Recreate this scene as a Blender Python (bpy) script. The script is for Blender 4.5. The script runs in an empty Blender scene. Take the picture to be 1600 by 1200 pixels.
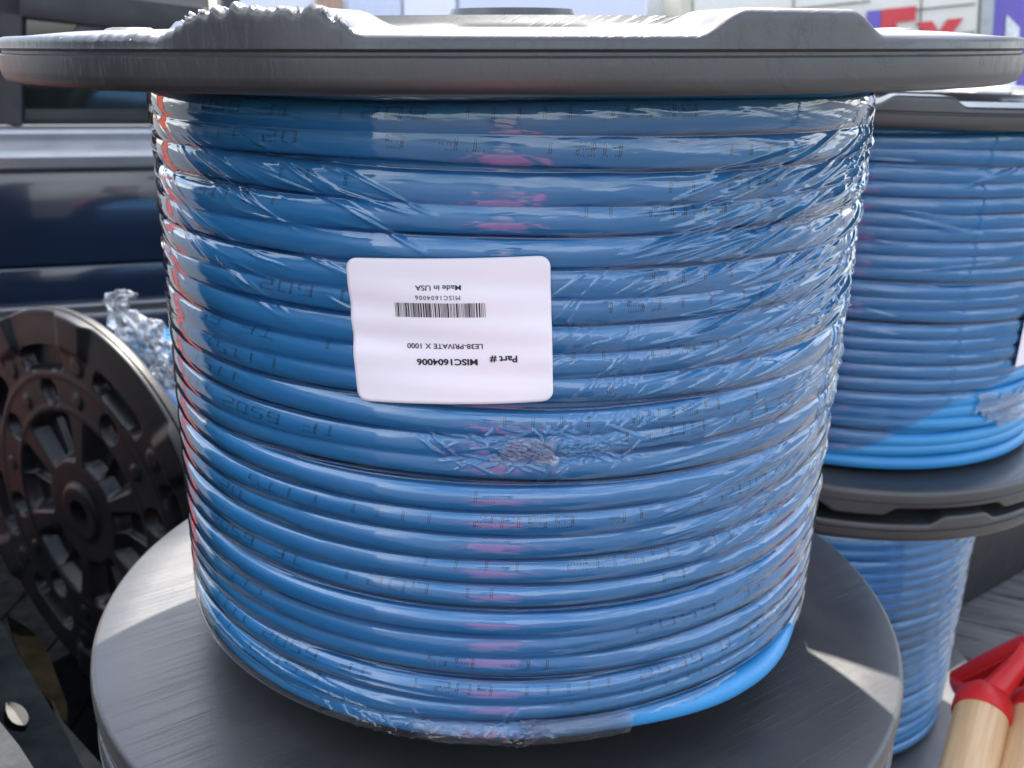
import bpy, math, random
import numpy as np
from mathutils import Matrix, Vector
random.seed(4); rng = np.random.default_rng(7)
S = 0.30                      # metres per reel-flange radius; all shapes below are given in flange radii
PI = math.pi; R_ = math.radians
scn = bpy.context.scene
# ------------------------------------------------------------------ camera
TH, CX, CY, ROLL, FP = 0.3388, 0.0175, -2.2128, 0.0252, 1500.0
cd = bpy.data.cameras.new('camera'); cam = bpy.data.objects.new('camera', cd); scn.collection.objects.link(cam)
cd.sensor_width = 36; cd.lens = 36*FP/1600; cd.clip_start = 0.01; cd.clip_end = 2000
cam.matrix_world = Matrix.Translation((CX*S, CY*S, 0)) @ Matrix.Rotation(PI/2-TH, 4, 'X') @ Matrix.Rotation(ROLL, 4, 'Z')
cd.dof.use_dof = True; cd.dof.focus_distance = 0.46; cd.dof.aperture_fstop = 15
scn.camera = cam
# ------------------------------------------------------------------ light
SUN = Vector((0.075, 0.81, 1.28)).normalized()
el = math.asin(SUN.z); az = math.atan2(SUN.x, SUN.y)
w = bpy.data.worlds.new('World'); scn.world = w; w.use_nodes = True
nt = w.node_tree; bg = nt.nodes['Background']; sk = nt.nodes.new('ShaderNodeTexSky')
sk.sky_type = 'NISHITA'; sk.sun_disc = False; sk.sun_elevation = el; sk.sun_rotation = az
sk.dust_density = 2.0; sk.air_density = 1.0
tcw = nt.nodes.new('ShaderNodeTexCoord'); mpw = nt.nodes.new('ShaderNodeMapping'); mpw.inputs['Scale'].default_value = (1, 1, 2.2)
nzw = nt.nodes.new('ShaderNodeTexNoise'); nzw.inputs['Scale'].default_value = 2.3; nzw.inputs['Detail'].default_value = 7; nzw.inputs['Roughness'].default_value = .55
rw = nt.nodes.new('ShaderNodeValToRGB'); rw.color_ramp.elements[0].position = .46; rw.color_ramp.elements[1].position = .62
mxw = nt.nodes.new('ShaderNodeMixRGB'); mxw.inputs[2].default_value = (6.6, 6.8, 7.2, 1)          # added broken cloud, to brighten what the film mirrors
nt.links.new(tcw.outputs['Generated'], mpw.inputs[0]); nt.links.new(mpw.outputs[0], nzw.inputs['Vector']); nt.links.new(nzw.outputs[0], rw.inputs[0])
nt.links.new(rw.outputs[0], mxw.inputs[0]); nt.links.new(sk.outputs[0], mxw.inputs[1]); nt.links.new(mxw.outputs[0], bg.inputs[0])
bg.inputs[1].default_value = 0.13
sd = bpy.data.lights.new('sun', 'SUN'); sd.energy = 3.6; sd.angle = R_(0.5); sd.color = (1, 0.95, 0.88)
so = bpy.data.objects.new('sun', sd); scn.collection.objects.link(so)
so.rotation_euler = SUN.to_track_quat('Z', 'Y').to_euler()
scn.view_settings.view_transform = 'Standard'; scn.view_settings.look = 'None'
scn.view_settings.gamma = 1; scn.view_settings.exposure = 1.9
scn.render.engine = 'CYCLES'
try:
    scn.cycles.transparent_max_bounces = 24; scn.cycles.max_bounces = 10
    scn.cycles.sample_clamp_indirect = 6
except Exception: pass

# ------------------------------------------------------------------ helpers
def ray(u, v):                # pixel of the 1600x1200 photo -> direction, used to read off real positions
    a = (u-800)/FP; b = (600-v)/FP; c, s = math.cos(-ROLL), math.sin(-ROLL)
    A = a*c+b*s; B = -a*s+b*c
    return Vector((A, math.cos(TH)+B*math.sin(TH), -math.sin(TH)+B*math.cos(TH)))
CAMP = Vector((CX, CY, 0))
def at(u, v, y):              # point seen at (u,v) at distance y in front of the camera
    r = ray(u, v); return CAMP + r*(y/r.y)
def atz(u, v, z):
    r = ray(u, v); return CAMP + r*(z/r.z)

def link(name, me, parent=None):
    o = bpy.data.objects.new(name, me); scn.collection.objects.link(o)
    if parent: o.parent = parent
    return o
def mesh(name, V, F, mat=None, smooth=True, scale=S):
    me = bpy.data.meshes.new(name)
    V = np.asarray(V, dtype=np.float64).reshape(-1, 3)*scale
    if isinstance(F, np.ndarray) and F.ndim == 2:
        n, k = F.shape
        me.vertices.add(len(V)); me.vertices.foreach_set('co', V.astype(np.float32).ravel())
        me.loops.add(n*k); me.loops.foreach_set('vertex_index', F.astype(np.int32).ravel())
        me.polygons.add(n); me.polygons.foreach_set('loop_start', np.arange(0, n*k, k, dtype=np.int32))
        me.polygons.foreach_set('loop_total', np.full(n, k, dtype=np.int32))
        me.update(calc_edges=True); me.validate()
    else:
        me.from_pydata([tuple(p) for p in V], [], [tuple(int(i) for i in f) for f in F]); me.update()
    if smooth: me.polygons.foreach_set('use_smooth', np.ones(len(me.polygons), dtype=bool))
    if mat: me.materials.append(mat)
    return me
def grid_faces(n, m, wrap_m=False, flip=False, base=0):
    i = np.arange(n-1)[:, None]; j = np.arange(m if wrap_m else m-1)[None, :]; j2 = (j+1) % m
    a = i*m+j; b = i*m+j2; c = (i+1)*m+j2; d = (i+1)*m+j
    f = np.stack([a+0*b, b, c, d], -1).reshape(-1, 4)
    return (f[:, ::-1] if flip else f)+base
class MB:                     # collects shapes that end up as one mesh
    def __init__(s): s.V = []; s.F = []
    def add(s, V, F):
        b = len(s.V); s.V += [tuple(p) for p in V]; s.F += [tuple(int(i)+b for i in f) for f in F]; return s
    def box(s, c, d, M=None, bev=0.0):
        x, y, z = [k/2 for k in d]; b = min(bev, x*.9, y*.9, z*.9)
        if b <= 0:
            V = [Vector((sx*x, sy*y, sz*z)) for sx in (-1, 1) for sy in (-1, 1) for sz in (-1, 1)]
            F = [(0,1,3,2),(4,6,7,5),(0,4,5,1),(2,3,7,6),(0,2,6,4),(1,5,7,3)]
        else:
            V = []; F = []
            rings = [(-z, b), (-z+b*.3, b*.3), (-z+b, 0), (z-b, 0), (z-b*.3, b*.3), (z, b)]
            for zz, ins in rings:
                X, Y = x-ins, y-ins; q = b*.7
                V += [Vector(p) for p in ((-X+q,-Y,zz),(X-q,-Y,zz),(X,-Y+q,zz),(X,Y-q,zz),(X-q,Y,zz),(-X+q,Y,zz),(-X,Y-q,zz),(-X,-Y+q,zz))]
            for k in range(5):
                for j in range(8): F.append((k*8+j, k*8+(j+1)%8, k*8+8+(j+1)%8, k*8+8+j))
            F.append(tuple(range(7,-1,-1))); F.append(tuple(range(40,48)))
        if M: V = [M @ v for v in V]
        return s.add([v+Vector(c) for v in V], F)
    def tube(s, pts, rad, n=12, cap=True, flat=1.0):
        pts = [Vector(p) for p in pts]; N = len(pts)
        rad = rad if isinstance(rad, (list, tuple, np.ndarray)) else [rad]*N
        up = Vector((0, 0, 1)); V = []
        t0 = (pts[1]-pts[0]).normalized(); x = t0.orthogonal().normalized() if abs(t0.z) > .9 else t0.cross(up).normalized()
        for i, p in enumerate(pts):
            t = (pts[min(i+1, N-1)]-pts[max(i-1, 0)]).normalized()
            x = (x-t*x.dot(t)).normalized(); y = t.cross(x)
            for k in range(n):
                a = 2*PI*k/n; V.append(p+x*math.cos(a)*rad[i]+y*math.sin(a)*rad[i]*flat)
        F = [(i*n+k, i*n+(k+1)%n, (i+1)*n+(k+1)%n, (i+1)*n+k) for i in range(N-1) for k in range(n)]
        if cap: F += [tuple(range(n-1, -1, -1)), tuple(range((N-1)*n, N*n))]
        return s.add(V, F)
    def build(s, name, mat, parent=None, smooth=True):
        me = mesh(name, s.V, s.F, mat, smooth)
        if smooth:
            try: me.set_sharp_from_angle(angle=R_(38))
            except Exception: pass
        return link(name, me, parent)
def tag(o, label=None, cat=None, group=None, kind=None):
    if label: o['label'] = label
    if cat: o['category'] = cat
    if group: o['group'] = group
    if kind: o['kind'] = kind
    return o
def empty(name, loc, M=None):
    o = bpy.data.objects.new(name, None); scn.collection.objects.link(o); o.empty_display_size = .05
    T = Matrix.Translation(Vector(loc)*S)
    o.matrix_world = T @ M.to_4x4() if M else T
    return o
def vnoise(x, y, seed=0, per=None):      # value noise on arrays
    r = np.random.default_rng(seed).random((512, 512))
    xi = np.floor(x).astype(int); yi = np.floor(y).astype(int); fx = x-xi; fy = y-yi
    fx = fx*fx*(3-2*fx); fy = fy*fy*(3-2*fy)
    g = lambda a, b: r[a % 512, b % 512]
    return (g(xi, yi)*(1-fx)+g(xi+1, yi)*fx)*(1-fy)+(g(xi, yi+1)*(1-fx)+g(xi+1, yi+1)*fx)*fy-.5
def sst(a, b, x):
    t = np.clip((x-a)/(b-a), 0, 1); return t*t*(3-2*t)

# ------------------------------------------------------------------ materials
def newmat(name):
    m = bpy.data.materials.new(name); m.use_nodes = True; n = m.node_tree.nodes; n.clear()
    out = n.new('ShaderNodeOutputMaterial'); return m, m.node_tree, out
def N(t, kind, **kw):
    x = t.nodes.new(kind)
    for k, v in kw.items():
        if k in x.bl_rna.properties and k != 'inputs': setattr(x, k, v)
        else: x.inputs[k.replace('_', ' ')].default_value = v
    return x
def tex(t, scale=(1, 1, 1), rot=(0, 0, 0), nscale=5, detail=6, rough=.6, src=3, obj_rot=None):
    tc = t.nodes.new('ShaderNodeTexCoord'); mp = t.nodes.new('ShaderNodeMapping')
    mp.inputs['Scale'].default_value = scale; mp.inputs['Rotation'].default_value = rot
    t.links.new(tc.outputs[src], mp.inputs[0])
    if any(rot):              # rotate first, then stretch
        mp.inputs['Scale'].default_value = (1, 1, 1); m2 = t.nodes.new('ShaderNodeMapping'); m2.inputs['Scale'].default_value = scale
        t.links.new(mp.outputs[0], m2.inputs[0]); mp = m2
    nz = t.nodes.new('ShaderNodeTexNoise'); nz.inputs['Scale'].default_value = nscale
    nz.inputs['Detail'].default_value = detail; nz.inputs['Roughness'].default_value = rough
    t.links.new(mp.outputs[0], nz.inputs['Vector']); return nz
def ramp(t, src, a, b, ca, cb):
    r = t.nodes.new('ShaderNodeValToRGB'); e = r.color_ramp.elements
    e[0].position = a; e[1].position = b
    f = lambda c: (c, c, c, 1) if not hasattr(c, '__len__') else (*c, 1)
    e[0].color = f(ca); e[1].color = f(cb); t.links.new(src.outputs[0], r.inputs[0]); return r
def bump(t, src, strength, dist, prev=None):
    b = t.nodes.new('ShaderNodeBump'); b.inputs['Strength'].default_value = strength; b.inputs['Distance'].default_value = dist
    t.links.new(src.outputs[0], b.inputs['Height'])
    if prev: t.links.new(prev.outputs[0], b.inputs['Normal'])
    return b
def plain(name, col, rough=.5, metal=0, var=.25, nscale=30, bstr=.15, bdist=.001, spec=.5, stretch=(1, 1, 1), rvar=.12, coat=0):
    m, t, out = newmat(name); p = t.nodes.new('ShaderNodeBsdfPrincipled'); t.links.new(p.outputs[0], out.inputs[0])
    nz = tex(t, scale=stretch, nscale=nscale)
    r = ramp(t, nz, .3, .7, [c*(1-var) for c in col], [min(1, c*(1+var)) for c in col]); t.links.new(r.outputs[0], p.inputs['Base Color'])
    rr = ramp(t, tex(t, scale=stretch, nscale=nscale*.37), .3, .7, max(.02, rough-rvar), min(1, rough+rvar)); t.links.new(rr.outputs[0], p.inputs['Roughness'])
    p.inputs['Metallic'].default_value = metal; p.inputs['Specular IOR Level'].default_value = spec
    p.inputs['Coat Weight'].default_value = coat
    b = bump(t, nz, bstr, bdist); t.links.new(b.outputs[0], p.inputs['Normal']); return m

def flange_mat(name, scr=1.0, rot=.62, c0=(.026, .026, .027), c1=(.043, .042, .040), sp=.85):
    m, t, out = newmat(name); p = t.nodes.new('ShaderNodeBsdfPrincipled'); t.links.new(p.outputs[0], out.inputs[0])
    lines = tex(t, scale=(1.3, 190, 20), rot=(0, 0, -rot), nscale=4.5, detail=4, rough=.65)
    smud = tex(t, nscale=9, detail=5)
    fine = tex(t, nscale=320, detail=2)
    c = ramp(t, smud, .3, .75, c0, c1); t.links.new(c.outputs[0], p.inputs['Base Color'])
    sm = t.nodes.new('ShaderNodeMath'); sm.operation = 'ADD'
    r1 = ramp(t, smud, .3, .7, .30, .48); r2 = ramp(t, lines, .45, .7, 0.0, .10)
    t.links.new(r1.outputs[0], sm.inputs[0]); t.links.new(r2.outputs[0], sm.inputs[1]); t.links.new(sm.outputs[0], p.inputs['Roughness'])
    msk = ramp(t, lines, .55, .66, 0.0, 1.0)
    pm_ = t.nodes.new('ShaderNodeMath'); pm_.operation = 'MULTIPLY'; pz = ramp(t, tex(t, nscale=5, detail=3), .38, .60, .25, 1.3)
    t.links.new(msk.outputs[0], pm_.inputs[0]); t.links.new(pz.outputs[0], pm_.inputs[1])
    b = bump(t, pm_, .30*scr, .00035); b = bump(t, fine, .10, .0004, b); b = bump(t, tex(t, nscale=14), .15, .002, b)
    t.links.new(b.outputs[0], p.inputs['Normal']); p.inputs['Specular IOR Level'].default_value = sp
    return m
M_FL_SHADED = flange_mat('black_plastic_shaded', .5, .62, (.005, .005, .006), (.011, .0105, .0105), .4); M_FL = flange_mat('black_plastic'); M_RIM = flange_mat('black_plastic_scuffed', .5, 0.0)  # darker copy for the lying reel: its shade is put into the colour

def hose_mat():
    m, t, out = newmat('blue_hose'); p = t.nodes.new('ShaderNodeBsdfPrincipled'); t.links.new(p.outputs[0], out.inputs[0])
    nz = tex(t, nscale=12)
    c = ramp(t, nz, .25, .75, (.036, .250, .520), (.048, .290, .590)); t.links.new(c.outputs[0], p.inputs['Base Color'])
    p.inputs['Roughness'].default_value = .33; p.inputs['Specular IOR Level'].default_value = .45
    b = bump(t, tex(t, nscale=60, detail=3), .08, .001); t.links.new(b.outputs[0], p.inputs['Normal']); return m
M_HOSE = hose_mat()
M_INK = plain('black_print', (.012, .014, .02), .5, var=.1)

def film_mat(name, haze=.012, bs=1.0, gain=2.0):
    m, t, out = newmat(name)
    tr = t.nodes.new('ShaderNodeBsdfTransparent'); tr.inputs[0].default_value = (.965, .97, .975, 1)
    gl = t.nodes.new('ShaderNodeBsdfGlossy'); gl.inputs['Roughness'].default_value = .045
    df = t.nodes.new('ShaderNodeBsdfDiffuse'); df.inputs[0].default_value = (.85, .87, .9, 1)
    fr = t.nodes.new('ShaderNodeFresnel'); fr.inputs[0].default_value = 1.5
    mu = t.nodes.new('ShaderNodeMath'); mu.operation = 'MULTIPLY'; mu.inputs[1].default_value = gain; mu.use_clamp = True
    t.links.new(fr.outputs[0], mu.inputs[0])
    # long shallow stretch marks that follow the wrap, and finer crinkle
    tc = t.nodes.new('ShaderNodeUVMap')
    def un(sx, sy, rot, det, sc=1.0):
        mp = t.nodes.new('ShaderNodeMapping'); mp.inputs['Rotation'].default_value = (0, 0, rot); t.links.new(tc.outputs[0], mp.inputs[0])
        m2 = t.nodes.new('ShaderNodeMapping'); m2.inputs['Scale'].default_value = (sx, sy, 1); t.links.new(mp.outputs[0], m2.inputs[0])
        nz = t.nodes.new('ShaderNodeTexNoise'); nz.inputs['Scale'].default_value = sc; nz.inputs['Detail'].default_value = det; nz.inputs['Roughness'].default_value = .55
        t.links.new(m2.outputs[0], nz.inputs['Vector']); return nz
    sx = t.nodes.new('ShaderNodeSeparateXYZ'); t.links.new(tc.outputs[0], sx.inputs[0])
    def strength(prev, lo, hi):
        mr = t.nodes.new('ShaderNodeMapRange'); mr.inputs['From Min'].default_value = .0; mr.inputs['From Max'].default_value = .65
        mr.inputs['To Min'].default_value = lo; mr.inputs['To Max'].default_value = hi
        t.links.new(sx.outputs[0], mr.inputs['Value']); t.links.new(mr.outputs[0], prev.inputs['Strength']); return prev
    b = strength(bump(t, un(3, 45, -.03, 2), .3*bs, .0012), .16*bs, .40*bs)
    b = strength(bump(t, un(6, 120, -.12, 2), .3*bs, .0006, b), .08*bs, .40*bs)
    b = strength(bump(t, un(20, 40, .4, 3), .1*bs, .0008, b), .03*bs, .14*bs)
    for x in (gl, fr): t.links.new(b.outputs[0], x.inputs['Normal'])
    m1 = t.nodes.new('ShaderNodeMixShader'); m1.inputs[0].default_value = haze
    hz = ramp(t, un(4, 30, -.1, 5), .5, .8, haze*.4, haze*3.2); t.links.new(hz.outputs[0], m1.inputs[0])
    t.links.new(tr.outputs[0], m1.inputs[1]); t.links.new(df.outputs[0], m1.inputs[2])
    m2 = t.nodes.new('ShaderNodeMixShader'); t.links.new(mu.outputs[0], m2.inputs[0])
    t.links.new(m1.outputs[0], m2.inputs[1]); t.links.new(gl.outputs[0], m2.inputs[2]); t.links.new(m2.outputs[0], out.inputs[0])
    return m
M_FILM = film_mat('stretch_film'); M_FILMB = film_mat('stretch_film_smooth', .012, .45, 1.5); M_KNOT = film_mat('stretch_film_knot', .30, 1.0, 2.0); M_FILM2 = film_mat('stretch_film_bunched', .13, 1.4, 2.2)

# ------------------------------------------------------------------ reel flange: polar height field for the ribbed outside, flat inside
def flange_mesh(name, flip=False, torn=False, nphi=540, phase=2.0, hub=True):
    ph = np.linspace(0, 2*PI, nphi, endpoint=False)                      # 0 = towards the camera (-Y), + towards +X
    deg = np.degrees(ph)
    dl = (deg-phase-20+20) % 40; dl = np.minimum(dl, 40-dl) if False else np.abs(((deg-phase-20) % 40)-20)
    # lugs centred on phase+20+... -> at phase-20, phase+20, phase+60 ...
    per = 180 if torn else 90
    dl = np.abs(np.abs(((deg-phase+per/2) % per)-per/2)-20)          # four pairs of lugs
    L = 1-sst(4.6, 8.4, dl)
    lugtop = .104+0*ph; dip = .074+0*ph
    jag = np.zeros_like(ph)
    if torn:
        d2 = ((deg+180) % 360)-180
        reg = sst(-32, -24, d2)*(1-sst(-11.2, -10, d2))
        jag = reg*(vnoise(d2*1.3, 0*d2, 3)*.012+vnoise(d2*5, 0*d2+3, 4)*.006)
        jag = jag+sst(-48, -36, d2)*(1-sst(-11, -10, d2))*vnoise(d2*4, 0*d2+9, 5)*.003
    top = dip+(lugtop-dip)*L
    # ring list from inside centre, out, over the edge, and back over the outer face
    prof = [(.0, 0), (.3, 0), (.6, 0), (.9, 0), (.985, 0), (.994, .004), (.9985, .012), (1, .022), (1, .045), (.9935, .048), (.9935, .052), (.999, .056)]
    Vs = []
    for r, h in prof: Vs.append((r+0*ph, h+0*ph))
    for r, dh, q in ((.9985, -.016, .25), (.9982, -.010, .7), (.9975, -.006, 1), (.994, -.002, 1), (.988, 0.0, 1)): Vs.append((r+0*ph, top+jag*q+dh))
    rr = np.concatenate([np.linspace(.98, .70, 30), np.linspace(.69, .12, 52), [.10, .085, .07, .066, .062, .06, .05, 0.0]])
    deg6 = deg
    for r in rr:
        base = .072+.023*sst(1.0, .88, r)+0*ph if r > .88 else .095+0*ph
        base = .074+.009*(1-sst(.86, .99, r))+0*ph
        lug = L*(1-0)*sst(.80, .86, r)
        h = base+(.104-base)*lug
        if r > .93: h = h+jag*sst(.955, .985, r)
        # kidney pockets centred between the lugs
        dk = np.abs(((deg-phase+22.5) % 45)-22.5)
        k = 1-sst(.85, 1.15, np.sqrt((dk*r*PI/180/.17)**4+((r-.775)/.055)**4))
        h = h-.06*k
        # round bosses with dimples
        for rc, off, rad, dep in ((.775, 20, .045, -.012), (.60, 0, .06, .05), (.60, 20, .035, -.012)):
            da = np.abs(((deg-phase-off*1.125+22.5) % 45)-22.5)*PI/180*rc
            q = np.sqrt(da**2+(r-rc)**2)/rad
            h = h-dep*(1-sst(.8, 1.15, q))*(.7 if dep < 0 else 1)
        # six deep wedge pockets between the spokes
        dw = np.abs(((deg-12+30) % 60)-30)
        wk = (1-sst(17, 25, dw+0*(r)))*sst(.26, .30, r)*(1-sst(.47, .51, r))
        h = h-.07*wk
        rib = np.exp(-(np.abs(((deg-12+15) % 30)-15)*PI/180*r/.012)**2)*sst(.24, .28, r)*(1-sst(.5, .53, r))
        h = h+.03*rib*wk+0
        h = h+.02*(np.exp(-((r-.69)/.012)**2)+np.exp(-((r-.53)/.012)**2))*(1.0 if hub else .2)
        h = h+.050*(1-sst(.135, .15, r))*(1.0 if hub else .35)
        if r < .068: h = h*0+.02
        Vs.append((r+0*ph, h))
    V = []
    for r, h in Vs:
        V.append(np.stack([r*np.sin(ph), -r*np.cos(ph), (-h if flip else h)], -1))
    V = np.concatenate(V); n = len(Vs)
    F = grid_faces(n, nphi, True, flip=not flip)
    me = mesh(name, V, F, M_FL)
    me.set_sharp_from_angle(angle=R_(50)); return me
ME_FTOP = flange_mesh('flange', False); ME_FBOT = flange_mesh('flange_lower', True); ME_FMAIN = flange_mesh('flange_torn', False, True, 1440)

# ------------------------------------------------------------------ wound hose
GRV = [-.078, -.129, -.177, -.224, -.282, -.329, -.375, -.418, -.463, -.51, -.558, -.603, -.651, -.695, -.748, -.795, -.841, -.892, -.943, -.996, -1.04, -1.087, -1.135, -1.184, -1.237]
CZ = [(a+b)/2 for a, b in zip(GRV, GRV[1:])]      # coil centres as seen at the front
NC = len(CZ)
def coil_z(i, ph):            # ph in -pi..pi, 0 at the front; the step to the next coil lies behind
    a = CZ[i]; up = CZ[i-1] if i > 0 else CZ[0]+.01; dn = CZ[i+1] if i < NC-1 else CZ[-1]-.01
    t = ph/PI
    z = np.where(t > 0, a+(up-a)*.5*t**1.5*np.sign(t) if False else a+(up-a)*.5*np.abs(t)**1.4, a+(dn-a)*.5*np.abs(t)**1.4)
    wob = (.0055*np.sin(1.3*ph+i*2.3)+.0035*np.sin(2.1*ph+i*1.7)+.0020*np.sin(5*ph+i*2.9))*np.sin(np.clip(PI*(t*.5+.5), 0, PI))
    return z+wob*(.15 if i == NC-1 else 1)
def hose_mesh(name, rp, rt=.0262, seg=180, ns=14, tail=False):
    V = []; F = []; base = 0
    for i in range(NC):
        ph = np.linspace(-PI, PI, seg+1); z = coil_z(i, ph)
        rc = rp-rt+.0015*np.sin(3*ph+i)+.001*math.sin(i*5.1)
        rc = rc+0*ph
        if tail and i == NC-1:
            rc = rc+.020*sst(.25, .7, ph)*(1-.9*sst(.8, 1.2, ph))-.010
            z = z-.03*sst(.25, 1.3, ph)
        th = np.linspace(0, 2*PI, ns, endpoint=False)
        RR = rc[:, None]+rt*np.cos(th)[None, :]; ZZ = z[:, None]+rt*np.sin(th)[None, :]
        P = np.stack([RR*np.sin(ph)[:, None], -RR*np.cos(ph)[:, None], ZZ], -1).reshape(-1, 3)
        V.append(P); F.append(grid_faces(seg+1, ns, True, base=base)); base += len(P)
    for rl, zs in ((rp-rt*2.1, np.arange(CZ[0]+.02, -1.22, -.054)),):        # next layer down, glimpsed in the gaps
        for z0 in zs:
            ph = np.linspace(-PI, PI, 97); th = np.linspace(0, 2*PI, 8, endpoint=False)
            RR = rl+rt*np.cos(th)[None, :]+0*ph[:, None]; ZZ = z0+1.04*rt*np.sin(th)[None, :]+0*ph[:, None]
            P = np.stack([RR*np.sin(ph)[:, None], -RR*np.cos(ph)[:, None], ZZ], -1).reshape(-1, 3)
            V.append(P); F.append(grid_faces(97, 8, True, base=base)); base += len(P)
    return mesh(name, np.concatenate(V), np.concatenate(F), M_HOSE)

# dot-printed characters, drawn as the ink-jet ticks of the photograph (upside down, like the label)
GL = {'0': 'ABCDEF', '1': 'BC', '2': 'ABGED', '3': 'ABGCD', '4': 'FGBC', '5': 'AFGCD', '6': 'AFGECD', '7': 'ABC', '8': 'ABCDEFG', '9': 'ABCDFG',
      '-': 'G', 'E': 'AFGED', 'S': 'AFGCD', 'U': 'FEDCB', 'I': 'M', 'T': 'AM', 'F': 'AFGE', 'P': 'ABFGE', 'C': 'AFED', 'A': 'ABCEFG', 'H': 'BCEFG', 'L': 'FED', 'N': 'ABCEF', ' ': ''}
def print_mesh(name, rp, rt=.0262):
    V = []; F = []; msg = '2206-079 ISTIL IIII 20S6 FT  1206 IIIII 2SE6-0 T'
    def quad(i, p0, t0, p1, t1, wdt):     # ph, tube angle
        pts = []
        for dp, (p, t) in ((-wdt, (p0, t0)), (wdt, (p0, t0)), (wdt, (p1, t1)), (-wdt, (p1, t1))):
            pp = p+dp; z = float(coil_z(i, np.array([pp]))[0]); rc = rp-rt+.0015*math.sin(3*pp+i)+.001*math.sin(i*5.1)
            if i == NC-1: return
            r = rc+(rt+.0007)*math.cos(t); zz = z+(rt+.0007)*math.sin(t)
            pts.append((r*math.sin(pp), -r*math.cos(pp), zz))
        b = len(V); V.extend(pts); F.append((b, b+1, b+2, b+3))
    for i in range(NC-1):
        rr = random.Random(i*11+5)
        if rr.random() < .2: continue
        p = -1.35+rr.random()*.5; k = rr.randrange(20); cw = .030+rr.random()*.014; tc = rr.uniform(.15, .75); hgt = .34; sp = cw*1.65
        pend = rr.uniform(.9, 1.3); miss = rr.random()*.6
        while p < pend:
            ch = msg[k % len(msg)]; k += 1
            if rr.random() < .11: p += sp*rr.uniform(3, 14); continue
            def seg(s):
                yy = {'A': -1, 'G': 0, 'D': 1}                       # upside down
                if s in yy:
                    for q in range(7):
                        if rr.random() < miss*.6: continue
                        x = p+cw*(q/6-.5); t = tc+hgt*yy[s]; quad(i, x, t-.065, x+.0006, t+.065, .0006)
                else:
                    x = p+{'B': -.5, 'C': -.5, 'E': .5, 'F': .5, 'M': 0}[s]*cw; lo, hi = {'B': (-1, 0), 'F': (-1, 0), 'C': (0, 1), 'E': (0, 1), 'M': (-1, 1)}[s]
                    for dx in (-.0022, .0022):
                        n = 4 if s == 'M' else 2
                        for q in range(n):
                            a = tc+hgt*(lo+(hi-lo)*(q+.08)/n); b = tc+hgt*(lo+(hi-lo)*(q+.86)/n)
                            quad(i, x+dx+.003*(a-tc), a, x+dx+.003*(b-tc), b, .00075)
            for s in GL[ch]: seg(s)
            p += sp
    return mesh(name, V, F, M_INK, False)

# ------------------------------------------------------------------ stretch film
def film_mesh(name, rp, nz, phs, g=(.010, .010), wr=1.0, creases=(), mask=None, mat=None, z0=-.072, z1=-1.24, rt=.0262, seed=1):
    z = np.linspace(z0, z1, nz); P, Z = np.meshgrid(phs, z)
    dz = np.full(P.shape, 9.0)
    for i in range(NC): dz = np.minimum(dz, np.abs(Z-coil_z(i, P)))
    c = np.sqrt(np.clip(1-(dz/(rt*1.06))**2, 0, 1))
    s = P*rp
    gg = g[0]+(g[1]-g[0])*(Z-z0)/(z1-z0)
    taut = sst(-.1, .3, vnoise(s*1.6+20, Z*14, seed+3))             # patches where the film bridges the grooves
    gg = gg*(1-.5*taut)
    r = rp+.0030-gg*(1-c)
    reg = .45+.75*sst(.0, .6, s)
    D = reg*(vnoise(s*3+9, Z*60+s*4, seed)*.0022+vnoise(s*9+3, Z*150+s*20, seed+1)*.0010+vnoise(s*2, Z*9, seed+2)*.0016)*wr
    for (s0, zz0, ln, ang, wd, ht) in creases:
        m = (np.abs(s-s0) < ln+wd*4)
        cols = np.where(m[0])[0]
        if len(cols) == 0: continue
        a, b = cols[0], cols[-1]+1
        rows = np.where(np.abs(z-zz0) < ln*abs(math.sin(ang))+wd*5+.004)[0]
        if len(rows) == 0: continue
        c0, c1 = rows[0], rows[-1]+1
        ds = s[c0:c1, a:b]-s0; dzz = Z[c0:c1, a:b]-zz0
        u = ds*math.cos(ang)+dzz*math.sin(ang); v = -ds*math.sin(ang)+dzz*math.cos(ang)
        bend = .15*wd*np.sin(u/ln*5+s0*40)
        D[c0:c1, a:b] += ht*np.exp(-((v+bend)/wd)**2)*np.clip(1-(u/ln)**2, 0, 1)
    r = np.maximum(r+D, rp+.0012-rt*(1-c))
    V = np.stack([r*np.sin(P), -r*np.cos(P), Z], -1).reshape(-1, 3)
    F = grid_faces(nz, len(phs), False, True)
    if mask is not None:
        k = mask(P, Z).reshape(-1); F = F[k[F].all(1)]
    me = mesh(name, V, F, mat or M_FILM)
    uv = me.uv_layers.new(name='UVMap'); li = np.empty(len(me.loops), dtype=np.int32); me.loops.foreach_get('vertex_index', li)
    UV = np.stack([s.reshape(-1), Z.reshape(-1)], -1)[li]; uv.data.foreach_set('uv', UV.astype(np.float32).ravel())
    return me

def core_mesh():
    m = MB(); m.tube([(0, 0, -.075), (0, 0, -1.33)], .6, 48); return mesh('barrel', m.V, m.F, M_FL)
ME_CORE = core_mesh()
def make_reel(label, loc, M=None, top=ME_FTOP, hose=None, film=None, tilt=0.0, rot=0.0, zs=1.075):
    root = empty('cable_reel', loc, M); tag(root, label, 'cable reel', 'black plastic reels of blue hose in the truck bed')
    a = link('flange', top, root); a.location = (0, 0, -.06*S); a.rotation_euler = (0, -tilt, rot)
    b = link('flange', ME_FBOT, root); b.location = (0, 0, -1.344*S); b.rotation_euler = (0, 0, rot)
    link('barrel', ME_CORE, root)
    h = link('hose', hose, root) if hose else None
    f = link('stretch_film', film, root) if film else None
    if top is not ME_FMAIN:
        for o in (h, f): o.scale = (1, 1, zs)
    return root, h, f

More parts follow.
